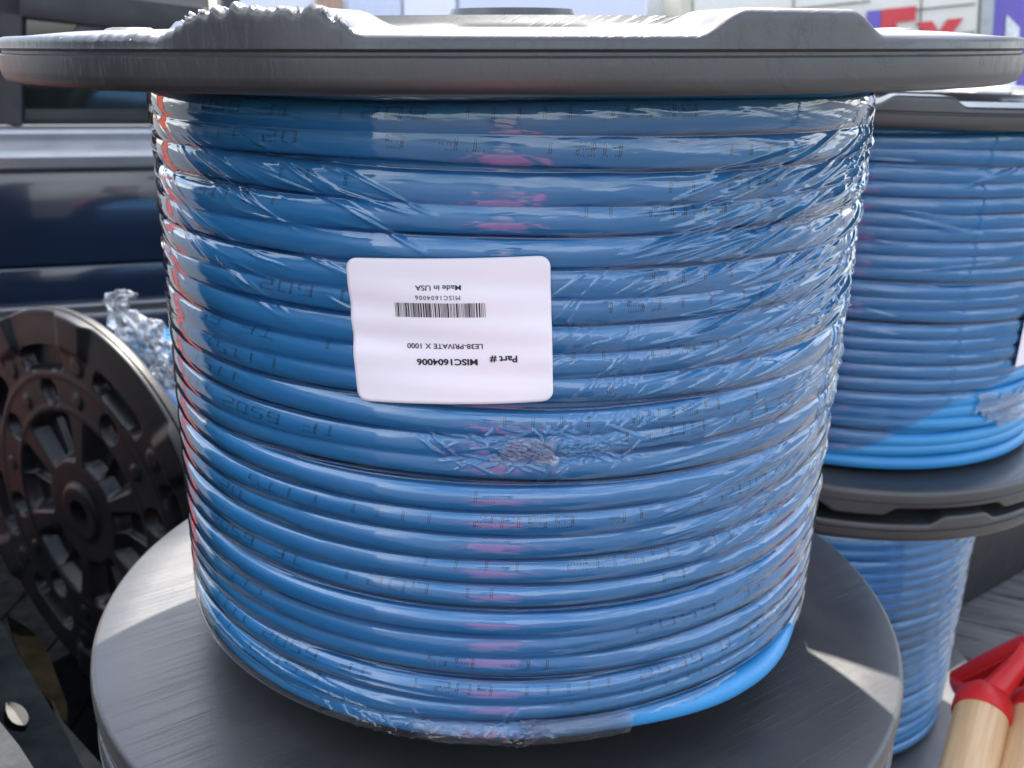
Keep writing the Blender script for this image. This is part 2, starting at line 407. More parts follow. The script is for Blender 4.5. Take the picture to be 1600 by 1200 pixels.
# ================================================================== the setting
M_ASPH = plain('asphalt', (.055, .055, .053), .85, var=.3, nscale=40, bstr=.5, bdist=.004)
GZ = -6.2; FZ = -3.17        # ground and truck-bed floor levels (flange radii)
g = MB(); g.add([(-900, -900, GZ), (900, -900, GZ), (900, 900, GZ), (-900, 900, GZ)], [(0, 1, 2, 3)])
tag(g.build('ground', M_ASPH, None, False), kind='structure')
# ribbed bed floor
def floor_mat():
    m, t, out = newmat('worn_bed_boards'); p = t.nodes.new('ShaderNodeBsdfPrincipled'); t.links.new(p.outputs[0], out.inputs[0])
    a = R_(24)
    nz = tex(t, scale=(3, 40, 3), rot=(0, 0, a), nscale=3, detail=8, rough=.7)
    c = ramp(t, nz, .35, .68, (.045, .044, .042), (.20, .195, .185)); t.links.new(c.outputs[0], p.inputs['Base Color']); p.inputs['Roughness'].default_value = .75
    b = bump(t, nz, .6, .003); t.links.new(b.outputs[0], p.inputs['Normal']); return m
m = MB(); ca, sa = math.cos(R_(-24)), math.sin(R_(-24))
Mf = Matrix.Rotation(R_(-24), 3, 'Z')
for k in range(-16, 22):
    if k < -12: continue
    c = Mf @ Vector((6.7, k*.42, 0)); m.box((c.x+.2, c.y+3.2, FZ-.05), (9.0, .395, .10), Mf, .012)
fl = m.build('bed_boards', floor_mat()); tag(fl, kind='structure')
m = MB(); m.box((-2.2, 1.5, FZ-.10), (8.6, 13, .12), None, .02)
for k in range(20): m.box((-6.2+k*.4, 1.5, FZ-.035), (.2, 12.8, .03), None, .01)
tag(m.build('bed_liner', plain('shade_black_bed_liner', (.003, .0033, .004), .95, var=.4, nscale=40, bstr=.5, bdist=.002, spec=0), None, False), kind='structure')  # near-black colour stands in for shade on the bed floor

# ================================================================== main reel
hm = hose_mesh('hose_main', .755, seg=300, ns=20, tail=True)
phs = np.concatenate([np.linspace(-PI, -1.75, 60, endpoint=False), np.linspace(-1.75, 1.75, 1500, endpoint=False), np.linspace(1.75, PI, 60)])
rc = random.Random(12); CR = []
for k in range(210):          # fan of tension creases on the right
    s0 = rc.uniform(.30, 1.0); zz = -.16-rc.random()**1.3*.75
    CR.append((s0, zz, rc.uniform(.05, .22), rc.uniform(.03, .38), rc.uniform(.0018, .0045), rc.uniform(.0012, .0042)*(1.45 if zz > -.5 else .8)))
for k in range(50):           # creases left of the label
    CR.append((rc.uniform(-.85, -.2), rc.uniform(-.42, -.14), rc.uniform(.04, .16), rc.uniform(-.5, -.05), rc.uniform(.0018, .004), rc.uniform(.0010, .003)))
for k in range(110):           # bunching under the label, then towards the right
    CR.append((rc.gauss(.04, .075), rc.gauss(-.63, .016), rc.uniform(.01, .05), rc.uniform(-.9, 1.1), rc.uniform(.0012, .0025), rc.uniform(.002, .006)))
for k in range(60):
    CR.append((rc.uniform(.08, .25), rc.uniform(-.62, -.35), rc.uniform(.01, .06), rc.uniform(.2, 1.3), rc.uniform(.001, .002), rc.uniform(.0006, .0016)))
for k in range(70):            # right edge: steep little folds
    CR.append((rc.uniform(.72, 1.05), rc.uniform(-.7, -.12), rc.uniform(.02, .07), rc.uniform(.5, 1.3), rc.uniform(.0015, .004), rc.uniform(.002, .006)))
for k in range(80):           # bottom coil
    CR.append((rc.uniform(-.35, .1), rc.gauss(-1.205, .018), rc.uniform(.01, .05), rc.uniform(-1, 1), rc.uniform(.0012, .0025), rc.uniform(.0015, .004)))
for k in range(14):
    CR.append((rc.uniform(-.75, -.2), rc.uniform(-1.2, -1.1), rc.uniform(.1, .25), rc.uniform(-.12, -.03), rc.uniform(.002, .004), rc.uniform(.002, .004)))
def main_mask(P, Z):
    edge = -1.245+.050*sst(.31, .36, P)+.02*sst(.4, .9, P)-.045*sst(.95, 1.15, P)
    edge = edge+vnoise(P*40, 0*P, 8)*.012
    return (Z > edge) | (P < .3)
fm = film_mesh('film_main', .755, 620, phs, (.010, .021), .8, CR, main_mask)
main, hose_o, film_o = make_reel('large reel of film wrapped blue hose with a white label upside down on its front', (0, 0, 0), top=ME_FMAIN, hose=hm, film=fm, tilt=.0237)
hose_o.name = 'hose'; film_o.name = 'stretch_film'
po = link('printing', print_mesh('printing', .755), hose_o)

# white label: curved with the pack, print upside down
M_PAPER = plain('label_paper', (.88, .81, .83), .35, var=.02, nscale=15, bstr=.10, bdist=.002)
LB_R = .7655; U0, V0 = 701, 518; LW, LH = .325, .238
lz = float(at(701, 522, 0 - CY - LB_R)[2]); lphi = math.asin(float(at(701, 518, -CY-LB_R)[0])/LB_R)
TL = R_(3.4)
def on_label(x, y, off=0.0):  # label plane (x right, y up as seen) -> drum surface
    c, s = math.cos(TL), math.sin(TL); xx = x*c-y*s; yy = x*s+y*c
    ph = lphi+xx/LB_R; wav = .0009*math.sin(yy*128+.6)+.0018*math.sin(yy*40+xx*12)+.0012*math.sin(yy*95+.6)*sst(.04, -.16, np.array(x)) + .0009*math.sin(xx*22+yy*9)
    r = LB_R+float(wav)+off
    return (r*math.sin(ph), -r*math.cos(ph), lz+yy)
nx, ny = 56, 44; V = []; rcn = .017
for j in range(ny):
    for i in range(nx):
        x = (i/(nx-1)-.5)*LW; y = (j/(ny-1)-.5)*LH
        ex = max(0, abs(x)-(LW/2-rcn)); ey = max(0, abs(y)-(LH/2-rcn))
        mx = max(ex, ey)
        if ex > 0 and ey > 0:
            q = math.hypot(ex, ey); k = mx/q
            x = math.copysign(LW/2-rcn+ex*k, x); y = math.copysign(LH/2-rcn+ey*k, y)
        V.append(on_label(x, y))
F = grid_faces(ny, nx)
# real paper thickness: front sheet, back sheet and edge strip
Vb = [on_label(*(0, 0))]*0
back = []
for (x, y, z) in V:
    r = math.hypot(x, y); k = (r-.0009)/r; back.append((x*k, y*k, z))
n0 = len(V); loop = [i for i in range(nx)]+[j*nx+nx-1 for j in range(1, ny)]+[(ny-1)*nx+i for i in range(nx-2, -1, -1)]+[j*nx for j in range(ny-2, 0, -1)]
FF = np.concatenate([F, F[:, ::-1]+n0, np.array([(loop[k], loop[k-1], loop[k-1]+n0, loop[k]+n0) for k in range(len(loop))])])
lab = link('paper_label', mesh('paper_label', V+back, FF, M_PAPER), main)
lab['label'] = 'white label stuck on upside down with part number and barcode'
K = LW/1210.0                 # label units per pixel of the enlarged photo
def text_on(txt, x0, x1, y0, y1, bold=0.0, mono=False):
    cu = bpy.data.curves.new('t', 'FONT'); cu.body = txt; cu.offset = bold; cu.resolution_u = 3
    if mono: cu.space_character = 1.25
    o = bpy.data.objects.new('t', cu); scn.collection.objects.link(o)
    me = bpy.data.meshes.new_from_object(o.evaluated_get(bpy.context.evaluated_depsgraph_get()))
    vs = [v.co.copy() for v in me.vertices]; fs = [tuple(p.vertices) for p in me.polygons]
    bpy.data.objects.remove(o); bpy.data.curves.remove(cu); bpy.data.meshes.remove(me)
    ax = min(v.x for v in vs); bx = max(v.x for v in vs); ay = min(v.y for v in vs); by = max(v.y for v in vs)
    out = []
    for v in vs:
        fx = (v.x-ax)/(bx-ax); fy = (v.y-ay)/(by-ay)
        px = x1+(x0-x1)*fx; py = y0+(y1-y0)*fy         # rotated half a turn
        out.append(on_label((px-758)*K, -(py-517)*K, .0011))
    return out, fs
pm = MB()
for a in (('Made in USA', 575, 845, 228, 259, .012), ('LE38-PRIVATE X 1000', 497, 955, 583, 615, .012), ('MISC1604006', 553, 920, 675, 717, .03), ('Part #', 993, 1155, 655, 702, .026)):
    pm.add(*text_on(*a))
pm.add(*text_on('MISC1604006', 573, 838, 288, 315, .0, True))
rb = random.Random(3); x = 442
while x < 984:
    wd = rb.choice((3, 3, 3, 8)); wd = min(wd, 985-x)
    sub = 6
    vv = []
    for k in range(sub+1):
        yy = 334+(420-334)*k/sub
        vv += [on_label((x-758)*K, -(yy-517)*K, .0011), on_label((x+wd-758)*K, -(yy-517)*K, .0011)]
    pm.add(vv, [(2*k, 2*k+2, 2*k+3, 2*k+1) for k in range(sub)])
    x += wd+rb.choice((3, 3, 4, 8, 6))
pm.build('label_print', M_INK, lab, False)

# clear tape on the bottom coil and loose crumples of film
def crumple(name, pts, rad, parent, seed, mat=None, n=26):
    """a twisted wisp of film: noisy tube along pts"""
    r = random.Random(seed); P = []; Q = []
    pts = [Vector(p) for p in pts]
    for k in range(n):
        t = k/(n-1)*(len(pts)-1); i = min(int(t), len(pts)-2); f = t-i
        P.append(pts[i].lerp(pts[i+1], f)); Q.append((rad[i]*(1-f)+rad[i+1]*f)*r.uniform(.75, 1.25))
    m = MB(); m.tube(P, Q, 22, False)
    V = []
    for idx, v in enumerate(m.V):
        a = idx % 22; ring = idx//22; c = P[ring]; d = Vector(v)-c
        k = 1+.38*math.sin(a*2*PI/22*5+ring*.35+r.random()*.8)+r.uniform(-.2, .2); V.append(c+d*k)
    m.V = [tuple(v) for v in V]
    me = mesh(name, m.V, m.F, mat or M_FILM2); uv = me.uv_layers.new(name='UVMap')
    for lp in me.loops: c = me.vertices[lp.vertex_index].co; uv.data[lp.index].uv = ((c.x+c.y)*6, c.z*6)
    return link(name, me, parent)
def patch(name, phr, zr, r0, parent, seed, nx=90, nz=60, amp=.004, mat=None, edge=.25):
    """a small crinkled sheet of film lying on the pack"""
    ph = np.linspace(*phr, nx); z = np.linspace(*zr, nz); P, Z = np.meshgrid(ph, z)
    D = (.5-np.abs(vnoise(P*34+Z*50, Z*60-P*20, seed))*2)**3*amp*6*(vnoise(P*9, Z*14, seed+7)+.5)+np.abs(vnoise(P*90, Z*110+P*40, seed+1))*amp*.5
    r = (r0(Z) if callable(r0) else r0)+D
    V = np.stack([r*np.sin(P), -r*np.cos(P), Z], -1).reshape(-1, 3)
    u = (P-ph[0])/(ph[-1]-ph[0])*2-1; v = (Z-z[0])/(z[-1]-z[0])*2-1
    keep = (np.maximum(np.abs(u), np.abs(v))+vnoise(P*30, Z*40, seed+5)*edge < .92).reshape(-1)
    F = grid_faces(nz, nx); F = F[keep[F].all(1)]
    me = mesh(name, V, F, mat or M_FILM2); uvl = me.uv_layers.new(name='UVMap'); li = np.empty(len(me.loops), dtype=np.int32); me.loops.foreach_get('vertex_index', li)
    uvl.data.foreach_set('uv', np.stack([(P*.75).reshape(-1), Z.reshape(-1)], -1)[li].astype(np.float32).ravel())
    return link(name, me, parent)
tube_r = lambda Z: .7285+np.sqrt(np.clip(.0285**2-(Z+1.2115)**2, 0, 1))
patch('tape', (.06, .37), (-1.237, -1.166), lambda Z: np.where(Z > -1.2115, .757, tube_r(Z)), main, 3, amp=.003)
patch('tape', (-.20, .05), (-1.236, -1.187), tube_r, main, 5, amp=.0025)
patch('film_scrap', (-.02, .13), (-.655, -.605), .7595, main, 9, amp=.008, edge=.8)
# burrs on the torn lug
bm_ = MB(); rr = random.Random(8)
for k in range(46):
    a = R_(rr.choice((rr.uniform(-27, -22), rr.uniform(-24, -11.5), rr.uniform(-13, -10.5), rr.uniform(-45, -28))))
    d = abs(abs(((math.degrees(a)-2+45) % 90)-45)-20); L = 1-float(sst(4.6, 8.4, np.array(d))); h = .070+.034*L
    p = Vector((math.sin(a)*.992, -math.cos(a)*.992, -.06+h-.004)); q = p+Vector((rr.uniform(-.008, .008), rr.uniform(-.008, .004), rr.uniform(.0, .007)))
    mid = (p+q)/2+Vector((rr.uniform(-.004, .004), 0, rr.uniform(0, .004))); bm_.tube([p, mid, q], [.0022, .0016, .0006], 5)
fl_main = [c for c in main.children if c.data == ME_FMAIN][0]
bb = bm_.build('burr', plain('scraped_plastic', (.45, .45, .45), .5), None)
bb['kind'] = 'stuff'; bb.parent = fl_main; bb.matrix_parent_inverse = Matrix.Translation((0, 0, .06*S))

# ================================================================== other reels
ph2 = np.linspace(-PI, PI, 700)
def scr(seed, n=60):
    r = random.Random(seed)
    return [(r.uniform(-1.2, 1.2), r.uniform(-1.15, -.1), r.uniform(.05, .2), r.uniform(-.2, .35), r.uniform(.003, .006), r.uniform(.002, .005)) for _ in range(n)]
h86 = hose_mesh('hose_wide', .86, seg=200, ns=12); h70 = hose_mesh('hose_narrow', .73, seg=160, ns=12); h75 = hose_mesh('hose_plain', .755, seg=160, ns=12)
f86 = film_mesh('film_wide', .86, 260, ph2, (.010, .012), 1.2, scr(3), lambda P, Z: Z > -1.16+.30*sst(-.35, .75, P)+.02*np.sin(P*9), mat=M_FILMB)
f70 = film_mesh('film_narrow', .73, 260, ph2, (.012, .014), 1.1, scr(4, 70), mat=M_FILMB); f75 = film_mesh('film_plain', .755, 200, ph2, (.01, .01), 1.2, scr(5), mat=M_FILMB)
RX, RY = 1.47, 4.2+CY
up, uh, uf = make_reel('upper reel of the right hand stack, film pulled away from its lowest blue coils', (RX, RY, -1.508+1.344), hose=h86, film=f86, rot=R_(9))
lz2 = -1.508-.105-.106+.06
lo, lh, lf = make_reel('lower reel of the right hand stack, just behind the red shovel grip', (RX, RY, lz2+.0), hose=h70, film=f70, rot=R_(-7))
be, bh, bf = make_reel('reel under the large front reel, only a sliver of its rim showing', (0, 0, -1.344-.105-.045), hose=h75, film=f75, rot=R_(14))
fa = atz(1500, 954, FZ); fb = atz(1640, 872, FZ); dx_ = (fb-fa).normalized(); ny_ = Vector((-dx_.y, dx_.x, 0))  # box added to stand in for a dark shape behind the reels
bx_ = empty('stand_in_box', fa, Matrix((dx_, ny_, Vector((0, 0, 1)))).transposed()); tag(bx_, 'black box standing in for a dark shape behind the right hand reels', 'box')
b = MB(); b.box((.6, .45, .42), (2.4, .9, .84), None, .05); b.build('body', plain('black_box_plastic', (.018, .018, .02), .6, spec=.3), bx_)
b = MB(); b.box((.6, .44, .88), (2.5, 1.0, .09), None, .03); b.build('lid', plain('black_lid_plastic', (.018, .018, .02), .7, spec=.2), bx_)
for o, z in ((lo, FZ+1.344+.155),): pass
# small label on the upper right reel
def hit(u, v, rad):
    r = ray(u, v); ox, oy = CAMP.x-RX, CAMP.y-RY; A = r.x**2+r.y**2; B_ = ox*r.x+oy*r.y; C_ = ox*ox+oy*oy-rad*rad
    t = (-B_-math.sqrt(max(0, B_*B_-A*C_)))/A; p = CAMP+r*t; return math.atan2(p.x-RX, -(p.y-RY)), p.z-(-1.508+1.344)
hp, hzt = hit(1600, 500, .872); hp0, hz1 = hit(1594, 572, .872)
u_m = MB(); vv = []
for k in range(9):
    ph = hp0-.035+k*.05
    for z in (hz1-.0, hzt+.02): vv.append((.872*math.sin(ph), -.872*math.cos(ph), z+.012*k*.2))
u_m.add(vv, [(2*k, 2*k+1, 2*k+3, 2*k+2) for k in range(8)]); u_m.add([(x*.9985, y*.9985, z) for x, y, z in vv], [(2*k, 2*k+2, 2*k+3, 2*k+1) for k in range(8)])
ul = u_m.build('paper_label', M_PAPER, up)
patch('film_scrap', (.34, .74), (-1.17, -1.02), .868, up, 31, nx=140, amp=.008, edge=.9)

# reel lying on its side at the left: axis horizontal
nrm = Vector((-.57, -.82, 0)).normalized()                              # outward normal of the face we see
C = Vector((-2.05, 4.12+CY, FZ+1.0))
zax = nrm; xax = Vector((0, 0, 1)).cross(zax).normalized(); yax = zax.cross(xax)
ML = Matrix((xax, yax, zax)).transposed()
org = C-nrm*.045
ME_FSHADED = flange_mesh('flange_shaded', hub=False); ME_FSHADED.materials.clear(); ME_FSHADED.materials.append(M_FL_SHADED)
ly, lyh, lyf = make_reel('black reel lying on its side at the left, ribbed face showing, twisted film on top', tuple(org), ML, top=ME_FSHADED, hose=h75, film=f75, rot=R_(11))
# knot of film on top (stays part of that reel's wrap)
W = Matrix.Translation(Vector(org)) @ ML.to_4x4(); Wi = W.inverted()
def tol(p): return Wi @ Vector(p)
base = at(215, 545, 4.35); 
k1 = [at(213, 560, 4.3), at(205, 520, 4.3), at(186, 490, 4.3), at(182, 470, 4.3), at(190, 460, 4.28), at(212, 463, 4.25)]
crumple('film_knot', [tol(p) for p in k1], [.13, .075, .045, .035, .03, .012], ly, 2, M_KNOT)
k2 = [at(222, 565, 4.3), at(232, 525, 4.3), at(240, 515, 4.3), at(256, 505, 4.3)]
crumple('film_knot', [tol(p) for p in k2], [.15, .09, .05, .012], ly, 3, M_KNOT)
crumple('film_knot', [tol(p) for p in (at(245, 650, 4.1), at(243, 610, 4.15), at(255, 590, 4.2), at(268, 575, 4.2))], [.012, .05, .06, .03], ly, 6, M_KNOT)

# ================================================================== shovels
M_RED = plain('red_plastic', (.62, .018, .02), .38, var=.06, nscale=20, bstr=.1)
def wood_mat():
    m, t, out = newmat('ash_wood'); p = t.nodes.new('ShaderNodeBsdfPrincipled'); t.links.new(p.outputs[0], out.inputs[0])
    nz = tex(t, scale=(70, 70, 4), nscale=1.6, detail=6, rough=.6)
    c = ramp(t, nz, .35, .7, (.80, .55, .30), (.58, .35, .16)); t.links.new(c.outputs[0], p.inputs['Base Color'])
    p.inputs['Roughness'].default_value = .42; b = bump(t, nz, .2, .0006); t.links.new(b.outputs[0], p.inputs['Normal']); return m
M_WOOD = wood_mat(); M_STEEL = plain('dark_steel', (.16, .16, .17), .4, metal=.8)
def shovel(label, top, bot, side, scale=1.0):
    """top = collar point, bot = where the shaft meets the blade (world, flange radii)"""
    top = Vector(top); bot = Vector(bot); ax = (top-bot).normalized()
    sd = Vector(side); sd = (sd-ax*sd.dot(ax)).normalized(); nn = sd.cross(ax)
    M = Matrix((sd, nn, ax)).transposed()
    root = empty('shovel', bot, M); tag(root, label, 'shovel', 'red handled shovels beside the reels')
    L = (top-bot).length; m = MB(); n = 24
    m.tube([(0, 0, z) for z in np.linspace(0, L+.02, n)], [.078+.014*(i/(n-1)) for i in range(n)], 22); m.build('shaft', M_WOOD, root)
    q = MB()
    # collar, Y arms and channel
    q.tube([(0, 0, L-.03), (0, 0, L), (0, 0, L+.05), (0, 0, L+.09)], [.100, .101, .094, .06], 22)
    for s in (-1, 1):
        pts = [(0, 0, L+.03), (s*.06, 0, L+.08), (s*.125, 0, L+.14), (s*.165, 0, L+.17), (s*.19, 0, L+.21), (s*.19, 0, L+.24)]
        q.tube(pts, [.060, .050, .040, .036, .036, .038], 14, True, .8)
        q.tube([(a*1.0, .030, b) for a, _, b in pts[1:5]], [.010]*4, 8)
        q.tube([(a*1.0, -.030, b) for a, _, b in pts[1:5]], [.010]*4, 8)
    grip = q.build('grip', M_RED, root)
    b = MB(); b.tube([(x, 0, L+.235) for x in np.linspace(-.20, .20, 20)], [.040+.004*math.sin(i*PI/19) for i in range(20)], 16)
    for k in range(17): b.box((-.15+k*.30/16, 0, L+.278), (.012, .040, .014), None, .003)
    for k in range(17): b.box((-.15+k*.30/16, 0, L+.192), (.012, .040, .014), None, .003)
    b.build('crossbar', M_RED, grip)
    bl = MB(); rows = 10; V = []
    for j in range(rows):
        z = .06-.42*j/(rows-1); wd = (.05+.12*min(1, j/2.0))*(1 if j < 7 else 1-.22*(j-6))
        for i in range(9): x = (i/4-1)*wd; V.append((x, .03*(x/.17)**2*1.0-.02, z))
    bl.add(V, [(j*9+i, j*9+i+1, j*9+9+i+1, j*9+9+i) for j in range(rows-1) for i in range(8)])
    bl.tube([(0, 0, -.02), (0, 0, .14)], [.04, .072], 16); bl.build('blade', M_STEEL, root)
    return root
def pt(u, v, y): return at(u, v, y)
shovel('shovel with light wooden shaft and red grip leaning nearest to the large front reel', pt(1535, 1110, 2.9), Vector((.95, -.62, FZ+.42)), (.80, .20, 1.15))
shovel('shovel at the right edge, middle one of the three', pt(1622, 1116, 2.9), Vector((1.10, -.62, FZ+.42)), (.80, .25, 1.0))
shovel('shovel in the bottom right corner, only a strip of its wooden shaft showing', pt(1700, 1120, 2.75), Vector((1.30, -.66, FZ+.36)), (.95, .1, -.1))

# ================================================================== dark vehicle at the left
M_NAVY = plain('navy_paint', (.012, .022, .045), .16, var=.15, nscale=3, bstr=.02, bdist=.002, coat=.6, rvar=.05)
M_TRIM = plain('satin_trim', (.36, .37, .38), .38, metal=.6, var=.06, nscale=20)
M_BLK = plain('black_trim', (.02, .02, .021), .5, var=.2)
M_GLASS = plain('tinted_glass', (.012, .016, .015), .06, var=.3, nscale=6, bstr=.02, rvar=.03, spec=.7)
M_GREYP = plain('grey_paint', (.075, .08, .085), .4, var=.1, nscale=5)
VY = 8.0; P0 = at(120, 300, VY); dirx = Vector((math.cos(R_(20)), math.sin(R_(20)), 0)); nv = Vector((dirx.y, -dirx.x, 0))
MV = Matrix((dirx, -nv, Vector((0, 0, 1)))).transposed()              # local x along the side, y away from us, z up
veh = empty('vehicle', (P0.x, P0.y, GZ), MV); tag(veh, 'dark blue vehicle side with a grey waist rail and black window at the left', 'vehicle')
def vloc(u, v):
    r = ray(u, v); t = (P0-CAMP).dot(nv)/r.dot(nv); p = CAMP+r*t; d = p-Vector((P0.x, P0.y, GZ)); return d.dot(dirx), d.z
def vz(v, u=120): return vloc(u, v)[1]
xl = vloc(-260, 300)[0]; xr = vloc(372, 300)[0]; xm = (xl+xr)/2; wl = xr-xl
zs_t, zs_m, zs_b = vz(201), vz(224), vz(262)
b = MB()
z400, z480, z503 = vz(414), vz(476), vz(494)
b.box((xm, .35, (zs_b+z400)/2), (wl, .7, zs_b-z400), None, .03)
b.box((xm, .38, (z400+z480)/2-.004), (wl, .7, z400-z480-.01), None, .03)
b.box((xm, .35, (z503+1.0)/2), (wl, .7, z503-1.0), None, .04)
b.build('body', M_NAVY, veh)
b = MB(); b.box((xm, .36, (z480+z503)/2), (wl, .7, z480-z503-.012), None, .01); b.build('rocker_strip', M_GREYP, veh)
b = MB(); b.box((xm, .34, z480-.012), (wl, .72, .028), None, .01); b.box((xm, .34, z503+.0), (wl, .72, .035), None, .01); b.build('moulding', M_TRIM, veh)
b = MB(); prof = [(.30, zs_t), (.02, zs_t-.01), (0, zs_t-.04), (.02, zs_m+.02), (.0, zs_m), (-.10, zs_m-.03), (-.16, zs_m-.09), (-.14, zs_b+.02), (-.05, zs_b-.03), (.1, zs_b-.05), (.3, zs_b-.05)]
V = [(x, y, z) for x in (xl, xr) for y, z in prof]; n = len(prof)
b.add(V, [(k, k+1, n+k+1, n+k) for k in range(n-1)]+[tuple(range(n)), tuple(range(2*n-1, n-1, -1))]); b.build('waist_rail', M_TRIM, veh)
zt = vz(-90)
b = MB(); b.box((xm, .42, (zs_t+zt)/2), (wl-.2, .06, zt-zs_t), None, .01); gl = b.build('window', M_GLASS, veh)
b = MB()
def strut(u0, v0, u1, v1, wd, y=.30, th=.12):
    a = vloc(u0, v0); c = vloc(u1, v1); d = Vector((c[0]-a[0], 0, c[1]-a[1])); ln = d.length; ang = math.atan2(d.z, d.x)
    Mx = Matrix.Rotation(-ang, 3, 'Y'); b.box(((a[0]+c[0])/2, y, (a[1]+c[1])/2), (ln, th, wd), Mx, .02)
strut(-80, -12, 400, 46, .24); strut(9, -60, 9, 200, .18); strut(-260, -80, 420, -80, .4)
b.build('window_frame', M_BLK, veh)
b = MB(); strut(120, 64, 170, 12, .18, .36, .05); b.build('pillar', M_GREYP, veh)
b = MB(); b.box((xr+.05, .4, (zt+1.0)/2), (.14, .9, zt-1.0), None, .04); b.build('door_edge', M_BLK, veh)
for sx in (xl+2.2, xr-2.2):
    b = MB(); b.tube([(sx, -.05, 1.05), (sx, .55, 1.05)], 1.05, 36); wh = b.build('wheel', M_BLK, veh)

# ================================================================== pale van and delivery truck in the background
M_VAN = plain('white_van_paint', (.60, .60, .66), .35, var=.03, nscale=4, bstr=.02, coat=.3)
M_VAN2 = plain('white_van_paint_blue', (.48, .52, .64), .4, var=.08, nscale=30, bstr=.02)
M_VAN3 = plain('white_van_panel', (.66, .66, .74), .4, var=.03, nscale=4)
def panelthing(name, label, cat, Y, u0, u1, v0, v1, rollrot=0.0, yaw=0.0, dep=8.0):
    """builds a box body whose near face spans the given view span at distance Y"""
    a = at(u0, v1, Y); c = at(u1, v0, Y)
    return a, c
VB = 22.0
a = at(372, 100, VB); c = at(1006, 100, VB)
van = empty('van', ((a.x+c.x)/2, a.y, GZ)); tag(van, 'pale blue white box van behind the large front reel', 'van')
wv = c.x-a.x; zt = 7.6
def xs(u): return at(u, 20, VB).x-(a.x+c.x)/2
b = MB(); b.box((0, 4.05, zt/2+.7), (wv, 8, zt-1.4), None, .1); b.build('body', M_VAN, van)
b = MB(); b.box(((xs(545)+xs(628))/2, -.03, zt/2+1.0), (xs(628)-xs(545), .08, zt-2.4), None, .02); b.build('side_panel', M_VAN2, van)
b = MB(); b.box(((xs(632)+xs(712))/2, -.05, zt/2+1.0), (xs(712)-xs(632), .10, zt-2.4), None, .02); b.build('door', M_VAN3, van)
b = MB(); b.box(((xs(718)+xs(1003))/2, -.04, zt/2+1.0), (xs(1003)-xs(718), .08, zt-2.4), None, .02); b.build('side_panel', plain('van_side', (.54, .56, .66), .4, var=.03, nscale=4), van)
b = MB(); b.box((xs(515), -.06, zt/2+1.2), (.55, .10, zt-3.4), None, .03); b.build('strap', plain('tan_strap', (.35, .22, .16), .7), van)
b = MB(); b.box((xs(545), -.08, 4), (.06, .12, zt-2.4), None, .02); b.box((xs(714), -.08, 4), (.10, .12, zt-2.4), None, .02); b.build('seam', M_GREYP, van)
for sx in (-.33, .33):
    b = MB(); b.tube([(sx*wv, -.02, .75), (sx*wv, .9, .75)], .75, 28); b.build('wheel', M_BLK, van)

M_CREAM = plain('cream_box_panel', (.62, .60, .53), .5, var=.05, nscale=6, bstr=.05)
M_CREAMD = plain('cream_frame', (.50, .47, .36), .5, var=.08, nscale=8)
M_GREYM = plain('grey_post', (.33, .35, .35), .5, var=.12, nscale=10)
M_LRED = plain('red_lettering', (.55, .04, .05), .45, var=.05); M_LPUR = plain('purple_lettering', (.13, .09, .40), .45, var=.05)
M_DIRT = plain('dirty_seam', (.10, .09, .07), .8, var=.4)
TY = 26.0; P1 = at(1300, 60, TY); rl = R_(7.0)
ex = Vector((math.cos(rl), 0, math.sin(rl))); ez = Vector((-math.sin(rl), 0, math.cos(rl))); ey = Vector((0, 1, 0))
MT = Matrix((ex, ey, ez)).transposed()
def troot(name, label, cat, P):
    r = empty(name, P, MT); return tag(r, label, cat)
trk = troot('delivery_truck', 'cream delivery truck with red and purple lettering behind the large reel at the upper right', 'truck', P1-ez*7.0)
def tl(u, v):
    r = ray(u, v); t = (P1.y-CAMP.y)/r.y; p = CAMP+r*t; d = p-(P1-ez*7.0); return d.dot(ex), d.dot(ez)
x0 = tl(1084, 30)[0]; x1 = tl(1531, 30)[0]
b = MB(); b.box(((x0+x1)/2, 4.05, 5.2), (x1-x0, 8, 7.6), None, .06); b.build('body', M_CREAM, trk)
b = MB(); xa = tl(1064, 20)[0]; b.box(((xa+x0)/2-.02, 4.0, 5.2), (x0-xa-.02, 8, 7.6), None, .04); b.build('corner_post', M_CREAMD, trk)
b = MB(); xb = tl(1552, 30)[0]; b.box(((xb+x1)/2+.01, 3.97, 5.2), (xb-x1-.03, 8.1, 7.8), None, .08); b.build('corner_post', M_GREYM, trk)
b = MB()
for (u0, v0, u1) in ((1425, 16, 1524), (1460, 56, 1524), (1090, 30, 1360)):
    p = tl(u0, v0); q = tl(u1, v0); b.box(((p[0]+q[0])/2, -.005, p[1]), (q[0]-p[0], .03, .035), None, .008)
for (u0, v0) in ((1439, 20), (1240, 20)):
    p = tl(u0, v0); b.box((p[0], -.004, p[1]+.3), (.03, .02, 2.2), None, .004)
b.build('seam', M_DIRT, trk)
def letters(pieces, mat, name, parent):
    m = MB()
    for poly in pieces:
        n = len(poly); V = [(x, -.03, z) for x, z in poly]+[(x, .0, z) for x, z in poly]
        m.add(V, [tuple(range(n))[::-1], tuple(range(n, 2*n))]+[(k, (k+1) % n, n+(k+1) % n, n+k) for k in range(n)])
    return m.build(name, mat, parent, False)
eb = tl(1372, 60); EX, EZ = eb[0]+.06, tl(1376, 15)[1]; H = 1.42; wE = .86; st = .34
zb = EZ-H
E_ = [(EX, zb), (EX+wE, zb), (EX+wE, zb+st), (EX+st+.05, zb+st), (EX+st+.05, zb+H/2-.13), (EX+wE, zb+H/2-.13), (EX+wE, zb+H/2+.15), (EX+st+.05, zb+H/2+.15), (EX+st+.05, zb+H-st), (EX+wE, zb+H-st), (EX+wE, zb+H), (EX, zb+H)]
X0 = EX+wE+.02; wX = 1.18; HX = H*.72
